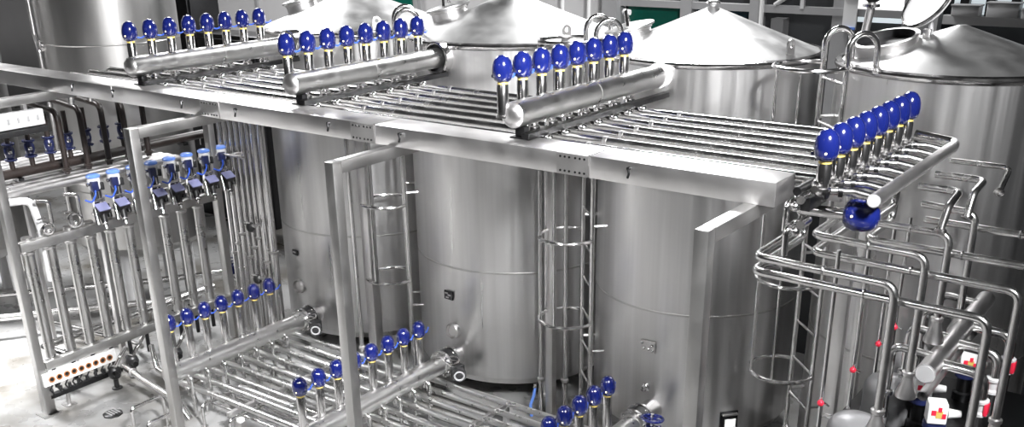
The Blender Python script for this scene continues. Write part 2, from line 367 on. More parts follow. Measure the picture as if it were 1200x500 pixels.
# ladder on the cut-off tank
def ladder(label, base, tdir, w, z0, z1, rung=.3, r=.020, arches=None, cage=None, hoops=(), n_out=None):
    base = V((*base, 0)); td = V((*tdir, 0)).normalized()
    t = thing('cage_ladder' if cage else 'ladder', label, 'ladder', (base.x, base.y, z0), 'steel ladders on the tanks')
    nd = V((-td.y, td.x, 0))
    if n_out is not None and nd.dot(V((*n_out, 0))) < 0: nd = -nd          # nd points away from the tank
    for s in (-1, 1):
        b = base + td * (s * w / 2)
        pts = [b + V((0, 0, z0)), b + V((0, 0, z1))]
        if arches:
            pts = [b + V((0, 0, z0))] + [b - nd * (.10 - .10 * cos(pi * q / 14)) + V((0, 0, z1 + .08 + .11 * sin(pi * q / 14))) for q in range(15)] + [b - nd * .20 + V((0, 0, arches))]
        MB().tube(pts, r, 0, n=12).build('rail', STEEL, t)
    z = z0 + .15
    while z < z1: MB().cyl(base - td * (w / 2) + V((0, 0, z)), base + td * (w / 2) + V((0, 0, z)), .011, n=10).build('rung', STEEL, t); z += rung
    if cage:
        R = cage; off = sqrt(max(R * R - w * w / 4, 0)); cc = base + nd * off
        a = math.atan2(off, w / 2)
        for z in hoops: MB().hoop(cc + V((0, 0, z)), R, .016, (0, 0, 1), n=32, m=8, a0=-a, a1=pi + a, u=td if nd.dot(V((0, 0, 1)).cross(td)) > 0 else -td).build('cage_hoop', STEEL, t)
        for q in (40, 90, 140):
            p = cc + td * (R * cos(radians(q))) + nd * (R * sin(radians(q)))
            MB().cyl(p + V((0, 0, hoops[0])), p + V((0, 0, hoops[-1])), .009, n=8).build('cage_bar', STEEL, t)
    return t
def tank_ladder(t, label, hoops, arch):
    (cx, cy), r = Tc[t]; d = V((-.7071, -.7071)); b = V((cx, cy)) + d * (r + .10)
    L = ladder(label, b, (.7071, -.7071), .35, .02, 3.3, arches=arch, cage=.24, hoops=hoops, n_out=d)
    for z in (.8, 1.9, 2.9):
        for s in (-1, 1):
            p = V((b.x, b.y, z)) + V((.7071, -.7071, 0)) * (s * .175)
            MB().cyl(p, p + V((.7071, .7071, 0)) * .125, .011, n=8).build('standoff', BRUSH, L)
HP = (1.05, 1.78, 2.52, 3.27)
tank_ladder(2, 'caged ladder between the leftmost and the grey-roofed tank', HP, 3.28)
tank_ladder(3, 'caged ladder between the grey-roofed and the centre white-roofed tank', HP[:3] + (3.335,), 3.26)
tank_ladder(4, 'caged ladder between the centre white-roofed and the rightmost tank', HP, 3.28)
ladder('thin dark ladder at the left edge between the two old tanks', (-11.02, 5.35), (.85, -.5), .28, .02, 4.2, rung=.27, r=.014)

# ------------------------------------------------------------------ pipe rack beam, gantries
YF, YK = 4.61, 4.86
t = thing('rack_beam', 'long flat steel beam carrying the front edge of the upper pipe rack', 'beam', (-5.7, 4.735, 2.875))
J = [-9.7, -7.43, -6.09, -4.53, -2.90, -1.81]
for i in range(5): MB().box(((J[i] + J[i + 1]) / 2, 4.735, 2.9375), (J[i + 1] - J[i] - .004, .25, .125), bev=.004).build('beam_section', BRUSH, t)
for x in J[2:5]:
    p = MB().box((x - .105, YF - .002, 2.9375), (.21, .005, .118)).build('splice_plate', BRUSH, t)
    for dz in (-.04, .04):
        for dx in (-.185, -.155, -.125, -.085, -.055, -.025): MB().cyl((x + dx, YF - .003, 2.9375 + dz), (x + dx, YF - .008, 2.9375 + dz), .007, n=8).build('bolt', DARKM, p)
    MB().box((x, 4.735, 3.0005), (.012, .25, .002)).build('joint_seam', STEEL, t)
for x in (-7.98, -7.4, -6.51, -5.89, -4.94, -4.30, -2.64):
    h = MB().cyl((x, YF - .001, 2.965), (x, YF - .02, 2.965), .010, n=10).build('eye_bolt', DARKM, t)
    MB().tube([(x, YF - .018, 2.965), (x + .008, YF - .02, 2.94), (x, YF - .02, 2.915)], .007, .01, n=8).build('hook', DARKM, h)
t = thing('rack_beam', 'rear beam hidden under the far ends of the upper rack pipes', 'beam', (-5.5, 6.28, 2.82))
MB().box((-5.5, 6.28, 2.87), (6.4, .06, .10), bev=.004).build('beam_section', BRUSH, t)
for x in (-8.4, -2.6): MB().box((x, 6.28, 2.87), (.02, .1, .13)).build('end_plate', BRUSH, t)
GT = [(-8.40, 3.99, 'gantry post and arm at the far left, carrying the end of the rack beam'), (-6.35, 4.0, 'gantry post and arm second from left, in front of the silver-headed valves'), (-4.40, 4.07, 'gantry post and arm standing before the leftmost tank'), (-1.94, 4.07, 'gantry post and arm standing before the centre white-roofed tank')]
for x, y, lab in GT:
    t = thing('gantry_frame', lab, 'frame', (x, y + .04, 0), 'gantry frames under the rack beam')
    MB().box((x, y + .0375, 1.4375), (.075, .075, 2.875), bev=.004).build('post', FRAME, t)
    MB().box((x, (y + .076 + 4.86) / 2, 2.8375), (.075, 4.86 - y - .076, .075), bev=.004).build('arm', FRAME, t)
    MB().box((x, y + .0375, .006), (.16, .16, .012)).build('base_plate', FRAME, t)

# ------------------------------------------------------------------ upper pipes and headers
for k in range(7):
    y = 4.93 + .19 * k
    t = thing('rack_pipe', ['upper rack pipe hugging the back edge of the long beam', 'upper rack pipe second behind the long beam', 'upper rack pipe third behind the long beam', 'middle pipe of the seven on the upper rack', 'upper rack pipe third from the tanks', 'upper rack pipe second from the tanks', 'upper rack pipe nearest the tanks'][k], 'pipe', (-5, y, 2.965), 'long pipes on the upper rack')
    MB().tube([(-1.66, y, 2.965), (-8.55, y, 2.965), (-8.62, y, 2.7)], .026, .06, n=14).build('tube', PIPE, t)
    for x in (-6.9, -5.1, -3.1): MB().cyl((x - .012, y, 2.965), (x + .012, y, 2.965), .031, n=14).build('weld_ring', BRUSH, t)
def header(label, x, t, y0, z, r, grp, flange=False, y1=None):
    o = thing('pipe_header', label, 'pipe', (x, (y0 + 6.4) / 2, z - r), grp)
    ye = (y1 or surf(t, x) + .02)
    MB().cyl((x, y0, z), (x, ye, z), r, n=32).build('pipe', HEAD, o)
    MB().lathe([(.001, -.035), (r * .5, -.032), (r * .85, -.02), (r, 0)], (x, y0, z), (0, 1, 0), n=32).build('end_cap', BRUSH, o)
    return o
VM = {}
def valve_proto(label, loc, hcol, grp, S=1.16):
    x, y, z = loc
    t = thing('dome_valve', label, 'valve', loc, grp)
    MB().lathe([(.044, 0), (.044, .012), (.035, .016), (.035, hcol - .02), (.030, hcol - .012), (.030, hcol + .01)], loc, n=20).build('column', STEEL, t)
    MB().lathe([(.031, 0), (.0325, .003), (.0325, .008), (.031, .011)], (x, y, z + hcol - .012), n=20).build('yellow_ring', YEL, t)
    P = [(.001, 0), (.026, 0), (.042, .010), (.050, .030), (.052, .055), (.050, .080), (.043, .103), (.030, .121), (.014, .130), (.001, .132)]
    P = [(a * S, b * S) for a, b in P]
    d = MB().lathe(P, (x, y, z + hcol), n=28).build('dome', BLUE, t, ang=60)
    MB().ell((x + .018, y - .0475 * S, z + hcol + .045), .006, .005, .006, 10, 8).build('indicator_lamp', LAMP, d)
    MB().cyl((x - .05, y - .005, z + hcol + .03), (x - .07, y - .008, z + hcol + .028), .010, n=10).build('cable_gland', BLUE, d)
    MB().tube([(x + .01, y + .045, z + hcol + .028), (x + .015, y + .085, z + hcol + .018), (x - .01, y + .125, z + hcol + .02), (x - .03, y + .16, z + hcol + .03)], .006, .04, n=8).build('air_hose', HOSE, t)
    return t
HU = [('upper pipe header nearest the left old tank', -7.28, 1, 4.72, 'leftmost', 4.79, .188), ('upper pipe header ending at the grey-roofed tank', -5.50, 2, 4.80, 'middle', 4.84, .197), ('upper pipe header ending at the centre white-roofed tank', -3.50, 3, 4.72, 'rightmost', 4.70, .198)]
for lab, x, t, y0, w, v0, dv in HU:
    g = 'upper headers above the pipe rack'
    o = header('polished ' + lab, x, t, y0, 3.145, .078, g)
    ys = surf(t, x)
    if w != 'rightmost':
        q = MB().lathe([(.112, -.075), (.122, -.08), (.132, -.075), (.132, .03)], (x, ys, 3.145), (0, 1, 0), n=44, cap=False).build('tank_collar', STEEL, o)
        MB().lathe([(.079, -.03), (.113, -.03), (.113, -.074)], (x, ys, 3.145), (0, 1, 0), n=44, cap=False).build('collar_recess', BLACK, q)
    else: MB().lathe([(.079, -.05), (.088, -.045), (.092, -.02), (.092, .02)], (x, ys, 3.145), (0, 1, 0), n=44, cap=False).build('tank_collar', WHITE, o)
    MB().cyl((x, 5.6, 3.145), (x, 5.612, 3.145), .0795, n=32).build('weld_ring', BRUSH, o)
    s = MB().box((x + .07, (y0 + ys) / 2, 3.02), (.05, ys - y0 - .05, .035)).build('support_rail', DARKM, o)
    MB().box((x + .01, y0 + .08, 3.035), (.07, .05, .07), bev=.006).build('front_saddle', DARKM, o)
    MB().box((x + .02, y0 + .09, 3.004), (.14, .11, .008)).build('saddle_plate', DARKM, o)
    for k in range(7):
        y = 4.93 + .19 * k
        if y < ys - .1: 
            q = MB().cyl((x, y, 3.08), (x, y, 2.985), .03, n=14).build('outlet_tee', STEEL, o)
            MB().lathe([(.034, -.02), (.042, -.012), (.042, .012), (.034, .02)], (x, y, 3.035), n=16).build('clamp', STEEL, q)
            MB().ell((x + .11, y, 2.985), .034, .028, .026, 14, 8).build('valve_body', STEEL, o)
    for k in range(8):
        y = v0 + dv * k; z = 3.13
        lb = 'blue-domed valve, %s from the beam on the %s upper header' % (ORD[k], w)
        if (x, 0) == (x, k): 
            proto = valve_proto(lb, (x - .055, y, z), .205, 'blue-domed valves along the %s upper header' % w)
        else: dup(proto, (x - .055, y, z), lb)

# ------------------------------------------------------------------ right end: valve row, small header and loops
v = valve_proto('blue-domed valve, nearest of the row at the right end of the rack', (-1.62, 4.72, 2.97), .145, 'blue-domed valves at the right end of the rack', 1.18)
vd = MB().ell((-1.63, 4.72, 2.985), .045, .04, .05, 16, 10).build('valve_body', STEEL, v)
MB().cyl((-1.63, 4.72, 2.99), (-1.63, 4.64, 2.99), .018, n=12).build('side_port', STEEL, vd)
MB().lathe([(.03, -.012), (.037, -.006), (.037, .006), (.03, .012)], (-1.60, 4.72, 2.96), (1, 0, 0), n=16).build('clamp', DARKM, vd)
for k in range(1, 8):
    dup(v, (-1.62 + .003 * k, 4.72 + .180 * k, 2.97), 'blue-domed valve, %s back in the row at the right end of the rack' % ORD[k])
t = thing('pipe_header', 'dark small header with eight short branches at the right end of the rack', 'pipe', (-1.41, 5.5, 2.87))
MB().cyl((-1.385, 4.78, 2.935), (-1.385, 6.20, 2.935), .034, n=24).build('pipe', BRUSH, t)
MB().lathe([(.001, -.003), (.030, -.003), (.0345, .004)], (-1.385, 4.78, 2.935), (0, 1, 0), n=24).build('end_cap', GREYP, t)
MB().tube([(-1.385, 6.18, 2.935), (-1.385, 6.27, 2.945), (-1.62, 6.27, 2.97)], .032, .06, n=16).build('end_elbow', STEEL, t)
for k in range(8):
    y = 4.84 + .178 * k; b = MB().tube([(-1.60, y - .06, 2.955), (-1.50, y - .02, 2.955), (-1.39, y, 2.935)], .021, .05, n=12).build('branch', PIPE, t)
    MB().cyl((-1.565, y - .046, 2.955), (-1.545, y - .038, 2.955), .030, n=14).build('clamp', DARKM, b)
t = thing('cross_channel', 'dark steel channel under the valves at the right end of the rack', 'beam', (-1.7, 5.5, 2.85))
MB().box((-1.69, 5.55, 2.89), (.05, 1.7, .07), bev=.004).build('web', DARKM, t)
MB().cyl((-1.73, 4.68, 2.955), (-1.73, 6.3, 2.955), .022, n=14).build('conduit', DARKM, t)
for k in range(4): 
    y = 4.9 + .4 * k; MB().box((-1.63, y, 2.9), (.10, .03, .05)).build('bracket', BRUSH, t)
# the large dome lying on its side
t = thing('actuator_valve', 'valve with a big dark blue dome lying on its side below the small header', 'valve', (-1.70, 4.92, 2.77))
MB().cyl((-1.80, 4.92, 2.80), (-1.56, 4.92, 2.81), .030, n=18).build('column', STEEL, t)
d = MB().lathe([(.001, 0), (.05, 0), (.074, .02), (.082, .055), (.080, .10), (.068, .14), (.045, .165), (.001, .175)], (-1.56, 4.92, 2.815), (1, .1, -.05), n=28).build('dome', BLUE, t, ang=60)
MB().ell((-1.50, 4.842, 2.825), .006, .006, .006, 10, 8).build('indicator_lamp', LAMP, d)
MB().cyl((-1.80, 4.92, 2.80), (-1.80, 4.92, 2.90), .026, n=16).build('inlet', STEEL, t)
# small fittings clustered between the beam end and the valve row
for i, (p, lab) in enumerate((((-1.74, 4.70, 2.90), 'chrome fitting cluster right beside the end of the long beam'), ((-1.70, 4.62, 2.80), 'lower chrome fitting hanging below the first right-end valve'))):
    t = thing('pipe_fitting', lab, 'fitting', p, 'chrome fittings beside the beam end'); x, y, z = p
    MB().tube([(x - .02, y + .06, z), (x - .02, y - .06, z), (x - .02, y - .06, z - .14)], .016, .035, n=12).build('elbow', STEEL, t)
    MB().cyl((x + .04, y - .04, z + .02), (x + .04, y + .06, z + .02), .022, n=14).build('coupling', STEEL, t)
    MB().ell((x + .01, y - .03, z - .02), .026, .026, .026, 14, 8).build('ball_body', STEEL, t)
    MB().box((x + .02, y - .03, z + .035), (.012, .07, .012), bev=.003).build('lever', STEEL, t)
# returns: short U bends behind the small header
for i, (pts, r, lab) in enumerate([
    ([(-1.42, 5.72, 2.80), (-1.20, 5.72, 2.80), (-1.20, 5.50, 2.77), (-1.20, 5.40, 2.66)], .021, 'short steel bend behind the small header, nearest the loops'),
    ([(-1.42, 6.05, 2.80), (-1.15, 6.05, 2.80), (-1.15, 5.82, 2.78), (-1.15, 5.74, 2.66)], .021, 'short steel bend behind the small header, middle of three'),
    ([(-1.42, 6.36, 2.82), (-1.08, 6.36, 2.82), (-1.08, 6.14, 2.72)], .016, 'thin steel bend farthest behind the small header')]):
    t = thing('pipe_bend', lab, 'pipe', pts[0], 'short bends behind the small header')
    MB().tube(pts, r, .055, n=14).build('tube', PIPE, t)
    e = V(pts[-1]); MB().lathe([(r + .004, -.012), (r + .012, -.006), (r + .012, .006), (r + .004, .012)], e, V(pts[-1]) - V(pts[-2]), n=18).build('ferrule', STEEL, t)
LOOPS = [
    ([(-1.90, 5.25, 2.86), (-1.90, 5.25, 2.60), (-1.90, 4.63, 2.60), (-1.18, 4.60, 2.60), (-1.18, 4.60, 1.92)], 'nearest upper pipe loop at right, bending down to a flared foot'),
    ([(-1.93, 5.40, 2.82), (-1.93, 5.40, 2.50), (-1.93, 4.69, 2.50), (-.765, 4.66, 2.50), (-.765, 4.66, 1.75)], 'nearest lower pipe loop at right, reaching past the flared foot'),
    ([(-1.79, 5.70, 2.86), (-1.79, 5.70, 2.60), (-1.79, 5.15, 2.60), (-1.18, 5.11, 2.60), (-1.18, 5.11, 1.93)], 'second upper pipe loop from the front at right'),
    ([(-1.81, 5.85, 2.82), (-1.81, 5.85, 2.48), (-1.81, 5.22, 2.48), (-.735, 5.18, 2.48), (-.735, 5.18, 1.75)], 'second lower pipe loop from the front at right'),
    ([(-1.61, 6.0, 2.84), (-1.61, 6.0, 2.60), (-1.61, 5.56, 2.60), (-1.18, 5.56, 2.60), (-1.18, 5.56, 2.09)], 'third upper pipe loop from the front at right'),
    ([(-1.64, 6.1, 2.8), (-1.64, 6.1, 2.48), (-1.64, 5.62, 2.48), (-.60, 5.60, 2.48), (-.60, 5.60, 1.8)], 'third lower pipe loop from the front at right'),
    ([(-1.48, 6.1, 2.60), (-1.165, 6.06, 2.60), (-1.165, 6.06, 1.97)], 'farthest upper pipe loop at right, before the rightmost tank'),
    ([(-1.46, 6.13, 2.50), (-.40, 6.10, 2.50), (-.40, 6.10, 1.8)], 'farthest lower pipe loop at right, running out of the picture')]
for pts, lab in LOOPS:
    t = thing('pipe_loop', lab, 'pipe', pts[-1], 'bent steel loops feeding the pumps')
    MB().tube(pts, .0215, .07, n=16).build('tube', PIPE, t)
    e = V(pts[-1])
    MB().lathe([(.022, .03), (.034, .026), (.034, .008), (.026, 0), (.03, -.03), (.055, -.10), (.055, -.12)], e, n=24).build('flared_foot', BRUSH, t)
    MB().lathe([(.023, 0), (.027, .006), (.023, .012)], V(pts[-3]) * .5 + V(pts[-2]) * .5, V(pts[-2]) - V(pts[-3]), n=18).build('weld_ring', STEEL, t)

# ------------------------------------------------------------------ pump skid, lower right
t = thing('pump_skid', 'dark raised steel platform carrying the pumps at lower right', 'platform', (-1.0, 5.4, 0))
MB().box((-.96, 5.35, 1.33), (1.4, 2.3, .06), bev=.005).build('deck', DARKM, t)
for x in (-1.6, -.32):
    for y in (4.28, 6.42): MB().box((x, y, .65), (.08, .08, 1.3), bev=.004).build('leg', DARKM, t)
for i, y in enumerate((5.10, 5.72, 6.28)):
    lab = ['nearest round-topped grey pump housing at lower right', 'middle round-topped grey pump housing, behind the nearest one', 'farthest round-topped grey pump housing below the rightmost tank'][i]
    t = thing('pump_housing', lab, 'pump', (-1.42, y, 1.36), 'round-topped pump housings on the skid')
    MB().lathe([(.155, 0), (.155, .02), (.148, .03), (.148, .14), (.152, .17), (.145, .205), (.12, .24), (.07, .26), (.001, .268)], (-1.42, y, 1.36), n=40).build('hood', MOTOR, t)
    MB().box((-1.42, y - .15, 1.42), (.1, .03, .08), bev=.005).build('terminal_box', GREYP, t)
for i, (y, zt) in enumerate(((5.12, 2.55), (5.66, 2.45), (6.14, 2.42), (6.48, 2.40))):
    lab = 'thin upright pipe with a red knob, %s from the front before the rightmost tank' % ORD[i]
    t = thing('gauge_pipe', lab, 'pipe', (-1.63, y, 1.36), 'upright pipes with red knobs')
    MB().cyl((-1.63, y, 1.37), (-1.63, y, zt), .013, n=12).build('tube', STEEL, t)
    MB().ell((-1.625, y - .026, 1.645), .020, .018, .020, 14, 10).build('red_knob', RED, t)
    MB().cyl((-1.63, y, 1.645), (-1.58, y - .01, 1.63), .007, n=8).build('pin', STEEL, t)
t = thing('suction_main', 'thick slanting pipe with a closed round end above the pumps', 'pipe', (-1.13, 5.95, 1.84))
MB().cyl((-1.13, 5.25, 1.90), (-1.13, 6.62, 1.90), .055, n=28).build('pipe', BRUSH, t)
MB().lathe([(.001, -.006), (.048, -.005), (.056, .006)], (-1.13, 5.25, 1.90), (0, 1, 0), n=28).build('end_cap', GREYP, t)
for k in range(4):
    y = 5.42 + .33 * k
    e = MB().tube([(-1.36, y, 1.50), (-1.36, y, 1.955), (-1.13, y + .02, 1.93)], .023, .06, n=14).build('inlet_elbow', PIPE, t)
    MB().lathe([(.026, -.02), (.036, -.012), (.036, .012), (.026, .02)], (-1.36, y, 1.66), n=16).build('coupling', STEEL, e)
    if k < 3:
        e = MB().tube([(-1.10, y + .02, 1.90), (-.86, y, 1.90), (-.86, y, 1.52)], .030, .08, n=16).build('outlet_elbow', PIPE, t)
        for s in (-1, 1): MB().box((-.86 + s * .038, y - .01, 1.71), (.022, .06, .07), bev=.006).build('red_clamp', RED, e)
        MB().lathe([(.031, -.05), (.046, -.045), (.046, -.03), (.036, -.02), (.036, .02), (.046, .03), (.046, .045), (.031, .05)], (-.86, y, 1.71), n=20).build('union', LGREY, e)
t = thing('drain_pipe', 'small pipe with an open dark end below the thick slanting pipe', 'pipe', (-1.10, 5.5, 1.79))
MB().lathe([(.028, 0), (.028, 1.1), (.022, 1.1), (.022, 0)], (-1.095, 5.12, 1.83), (0, 1, 0), n=24, cap=False).build('tube', BRUSH, t)
MB().lathe([(.001, 0), (.0225, 0), (.0225, .01)], (-1.095, 5.17, 1.83), (0, 1, 0), n=20).build('dark_bore', BLACK, t)
for i, (x, y, z) in enumerate(((-1.22, 5.66, 1.64), (-1.07, 5.40, 1.63), (-1.10, 6.22, 1.62))):
    lab = ['white pump drive with yellow and red sticker left of the open pipe', 'white pump drive with yellow and red sticker directly below the open pipe', 'white pump drive with red sticker half hidden behind the thick pipe'][i]
    t = thing('pump_drive', lab, 'pump', (x, y, 1.36), 'white pump drives with warning stickers')
    R = Matrix.Rotation(radians(24), 3, 'Z')
    b = MB().box((x, y, z), (.105, .095, .125), R, bev=.008).build('housing', WHITE, t)
    MB().box(V((x, y, z)) + R @ V((.008, -.049, .0)), (.036, .004, .044), R).build('yellow_sticker', YEL, b)
    for dx, dz, s in ((-.026, .01, .025), (.038, -.01, .022), (.01, .034, .02)): MB().box(V((x, y, z)) + R @ V((dx * .85, -.0495, dz * .85)), (s, .003, .03), R).build('red_marking', RED, b)
    MB().cyl((x, y, z - .10), (x, y, z - .072), .064, n=24).build('blue_base_ring', NAVY, t)
    MB().lathe([(.06, 0), (.06, .05), (.045, .06), (.045, z - 1.36 - .1)], (x, y, 1.36), n=20).build('pedestal', DARKM, t)
    MB().cyl(V((x, y, z)) + R @ V((.06, 0, -.01)), V((x, y, z)) + R @ V((.13, 0, -.01)), .03, .02, n=16).build('cable_cone', WHITE, t)
for i, (x, y) in enumerate(((-1.20, 5.12), (-1.25, 5.90))):
    t = thing('pump_elbow', ['shiny dark elbow on the skid in front of the white pump drives', 'shiny dark elbow on the skid behind the white pump drives'][i], 'pipe', (x, y, 1.36), 'elbows on the pump skid')
    MB().tube([(x - .1, y + .08, 1.46), (x, y, 1.46), (x + .10, y - .1, 1.42), (x + .12, y - .12, 1.362)], .035, .08, n=16).build('tube', STEEL, t)
    MB().lathe([(.036, -.01), (.05, -.008), (.05, .008), (.036, .01)], (x - .08, y + .064, 1.46), (1, -.8, 0), n=20).build('flange', DARKM, t)
t = thing('control_cabinet', 'dark motor cabinet at the lower right corner of the picture', 'cabinet', (-.52, 5.9, 1.36))
MB().box((-.50, 6.0, 1.66), (.24, .5, .6), bev=.01).build('body', DARKM, t); MB().box((-.50, 5.745, 1.66), (.2, .012, .5), bev=.003).build('door', BLACK, t)
MB().cyl((-.47, 5.74, 1.84), (-.47, 5.725, 1.84), .05, n=20).build('red_button', RED, t)

for x, w, lab in ((-1.985, .10, 'broad pale reflection strip before the rightmost tank, behind the gauge pipes'), (-1.845, .065, 'narrow pale reflection strip right of the broad one before the rightmost tank')):
    t = thing('reflection_strip', lab, 'strip', (x, 6.42, 0), 'pale reflection strips before the rightmost tank')  # solid strips added to imitate reflected bands on the tank
    MB().box((x, 6.42, 1.3), (w, .07, 2.6), bev=.006).build('shaft', BRUSH, t)
    MB().box((x, 6.42, .006), (w + .06, .13, .012)).build('base_plate', BRUSH, t)
    for z in (.9, 2.1): MB().box((x, 6.42, z), (w + .012, .082, .03), bev=.003).build('band', STEEL, t)
# ------------------------------------------------------------------ lower rack
for k in range(9):
    y = 4.83 + .172 * k
    t = thing('floor_pipe', 'lower rack pipe, %s from the front of the nine' % ORD[k], 'pipe', (-5.2, y, .28), 'pipes of the lower rack')
    x1 = -2.3 if k != 2 else -6.2
    pts = [(-7.58, y, .04), (-7.58, y, .28), (x1, y, .28)]
    if k == 2: pts += [(-6.2, y - .10, .28), (-6.9, y - .10, .28)]
    MB().tube(pts, .0275, .05, n=14).build('tube', HEAD, t)
    MB().lathe([(.029, -.012), (.038, -.006), (.038, .006), (.029, .012)], (-7.58, y, .12), n=16).build('coupling', BRUSH, t)
    for x in (-6.6, -4.7): 
        if x < x1: MB().cyl((x - .01, y, .28), (x + .01, y, .28), .031, n=14).build('weld_ring', BRUSH, t)
for k in range(6):
    y = 4.90 + .2 * k
    t = thing('floor_pipe', 'thin pipe close to the floor under the lower rack, %s from the front' % ORD[k], 'pipe', (-5.6, y, .12), 'thin pipes near the floor')
    MB().tube([(-7.2, y, .02), (-7.2, y, .13), (-3.4 - .3 * (k % 2), y, .13), (-3.4 - .3 * (k % 2), y, .02)], .016, .04, n=12).build('tube', PIPE, t)
    MB().lathe([(.017, -.01), (.025, -.006), (.025, .006), (.017, .01)], (-6 + .4 * k, y, .13), (1, 0, 0), n=14).build('coupling', BRUSH, t)
for i, x in enumerate((-6.62, -5.95, -4.75, -4.0, -3.1)):
    lab = 'low steel trestle under the lower rack, %s from the left' % ORD[i]
    t = thing('pipe_trestle', lab, 'stand', (x, 5.5, 0), 'trestles of the lower rack')
    MB().box((x, 5.5, .235), (.04, 1.6, .04), bev=.003).build('cross_bar', BRUSH, t)
    for y in (4.75, 5.5, 6.25):
        l = MB().box((x, y, .11), (.045, .045, .21), bev=.003).build('leg', BRUSH, t); MB().box((x, y, .005), (.1, .1, .01)).build('foot_plate', BRUSH, l)
HL = [('lower header at the leftmost tank, partly behind a gantry post', -7.30, 1, 4.62, 'leftmost', 4.74, .1915, .90, range(7)), ('lower header at the grey-roofed tank, behind the middle gantry post', -5.45, 2, 4.60, 'middle', 4.59, .199, .85, range(8)), ('lower header at the centre white-roofed tank, cut by the bottom edge', -3.45, 3, 4.66, 'rightmost', 4.70, .198, .895, range(2, 7))]
for lab, x, t, y0, w, v0, dv, zb, ks in HL:
    o = header('polished ' + lab, x, t, y0, .46, .082, 'lower headers above the floor pipes', y1=6.20)
    ys = surf(t, x)
    f = MB().lathe([(.084, -.03), (.125, -.028), (.125, -.006), (.084, -.004)], (x, 6.23, .46), (0, 1, 0), n=36).build('flange', STEEL, o)
    for k in range(8): a = pi / 4 * k + .2; MB().ell((x + .105 * cos(a), 6.198, .46 + .105 * sin(a)), .011, .009, .011, 10, 6).build('bolt', STEEL, f)
    MB().cyl((x, 6.18, .46), (x, 6.205, .46), .09, n=32).build('weld_neck', BRUSH, o)
    for k in range(7):
        y = 4.83 + .19 * k
        MB().tube([(x, y, .40), (x, y, .30)], .026, n=14).build('outlet_tee', STEEL, o)
        MB().cyl((x + .10, y - .05, .40), (x + .10, y - .05, .012), .018, n=12).build('drop_leg', PIPE, o)
        MB().tube([(x + .04, y - .05, .43), (x + .10, y - .05, .40), (x + .10, y - .05, .38)], .018, .03, n=12).build('drop_elbow', PIPE, o)
    # butterfly valve between header flange and tank nozzle
    b = thing('butterfly_valve', 'black butterfly valve joining the %s lower header to its tank' % w, 'valve', (x, 6.29, .34), 'butterfly valves at the tank outlets')
    MB().cyl((x, 6.232, .46), (x, 6.315, .46), .118, n=36).build('body', BLACK, b)
    f = MB().lathe([(.10, 0), (.13, .002), (.13, .022), (.09, .026), (.09, ys - 6.317 + .01)], (x, 6.317, .46), (0, 1, 0), n=36).build('tank_flange', STEEL, b)
    for k in range(8): a = pi / 4 * k + .2; MB().ell((x + .116 * cos(a), 6.300, .46 + .116 * sin(a)), .012, .010, .012, 10, 6).build('bolt', STEEL, f)
    g = MB().box((x + .175, 6.23, .43), (.10, .10, .13), bev=.018).build('gearbox', BLUE if w == 'rightmost' else BLACK, b)
    MB().cyl((x + .11, 6.26, .45), (x + .15, 6.24, .44), .03, n=16).build('stem', DARKM, b)
    if w == 'rightmost':
        hw = MB().hoop((x + .17, 6.21, .56), .085, .012, (0, .15, 1), n=32).build('handwheel', BLUE, b)
        for a in (0, 60, 120): MB().cyl((x + .17 + .082 * cos(radians(a)), 6.21 + .082 * sin(radians(a)), .56), (x + .17 - .082 * cos(radians(a)), 6.21 - .082 * sin(radians(a)), .56), .008, n=8).build('spoke', BLUE, hw)
        MB().cyl((x + .17, 6.21, .48), (x + .17, 6.21, .60), .014, n=12).build('wheel_stem', STEEL, b)
    else:
        MB().cyl((x + .215, 6.20, .43), (x + .25, 6.16, .425), .062, n=28).build('actuator_drum', BLACK, b)
        MB().hoop((x + .251, 6.159, .425), .042, .008, (1, -1.15, -.1), n=24).build('drum_ring', GREYP, b)
        hw = MB().hoop((x + .13, 6.21, .53), .06, .009, (0.1, -.1, 1), n=28).build('position_ring', STEEL, b)
        MB().cyl((x + .08, 6.21, .525), (x + .18, 6.21, .535), .007, n=8).build('ring_bar', STEEL, hw)
    first = True
    for k in ks:
        y = v0 + dv * k; zc = .50; hc = zb - .055 - zc
        lb = 'blue-domed valve, %s from the front on the %s lower header' % (ORD[k], w)
        if first: proto = valve_proto(lb, (x - .05, y, zc), hc, 'blue-domed valves along the %s lower header' % w); first = False
        else: dup(proto, (x - .05, y, zc), lb)

# ------------------------------------------------------------------ vertical pipes and columns
for i in range(8):
    x = -8.52 + .088 * i + (.012 if i > 5 else 0) + (.022 if i > 6 else 0); r = .026 if i < 6 else .041
    lab = 'bright upright pipe beside the leftmost tank, %s from the left of eight' % ORD[i]
    t = thing('upright_pipe', lab, 'pipe', (x, 6.42, 0), 'upright pipes beside the leftmost tank')
    MB().cyl((x, 6.42, .012), (x, 6.42, 2.86), r, n=16).build('tube', STEEL, t)
    MB().lathe([(r, -.015), (r + .012, -.008), (r + .012, .008), (r, .015)], (x, 6.42, .9 + .12 * (i % 3)), n=16).build('coupling', BRUSH, t)
    MB().cyl((x, 6.42, 0), (x, 6.42, .012), r + .02, n=16).build('foot_flange', BRUSH, t)
t = thing('sample_tap', 'chrome spur pipe sticking out before the bright upright pipes', 'pipe', (-8.25, 6.30, 2.2))
MB().tube([(-8.36, 6.28, 2.02), (-8.02, 6.28, 2.02)], .014, n=12).build('tube', STEEL, t); MB().ell((-8.02, 6.28, 2.02), .022, .018, .022, 12, 8).build('knob', STEEL, t)
MB().box((-8.2, 6.34, 2.02), (.05, .12, .03), bev=.004).build('bracket', BRUSH, t)
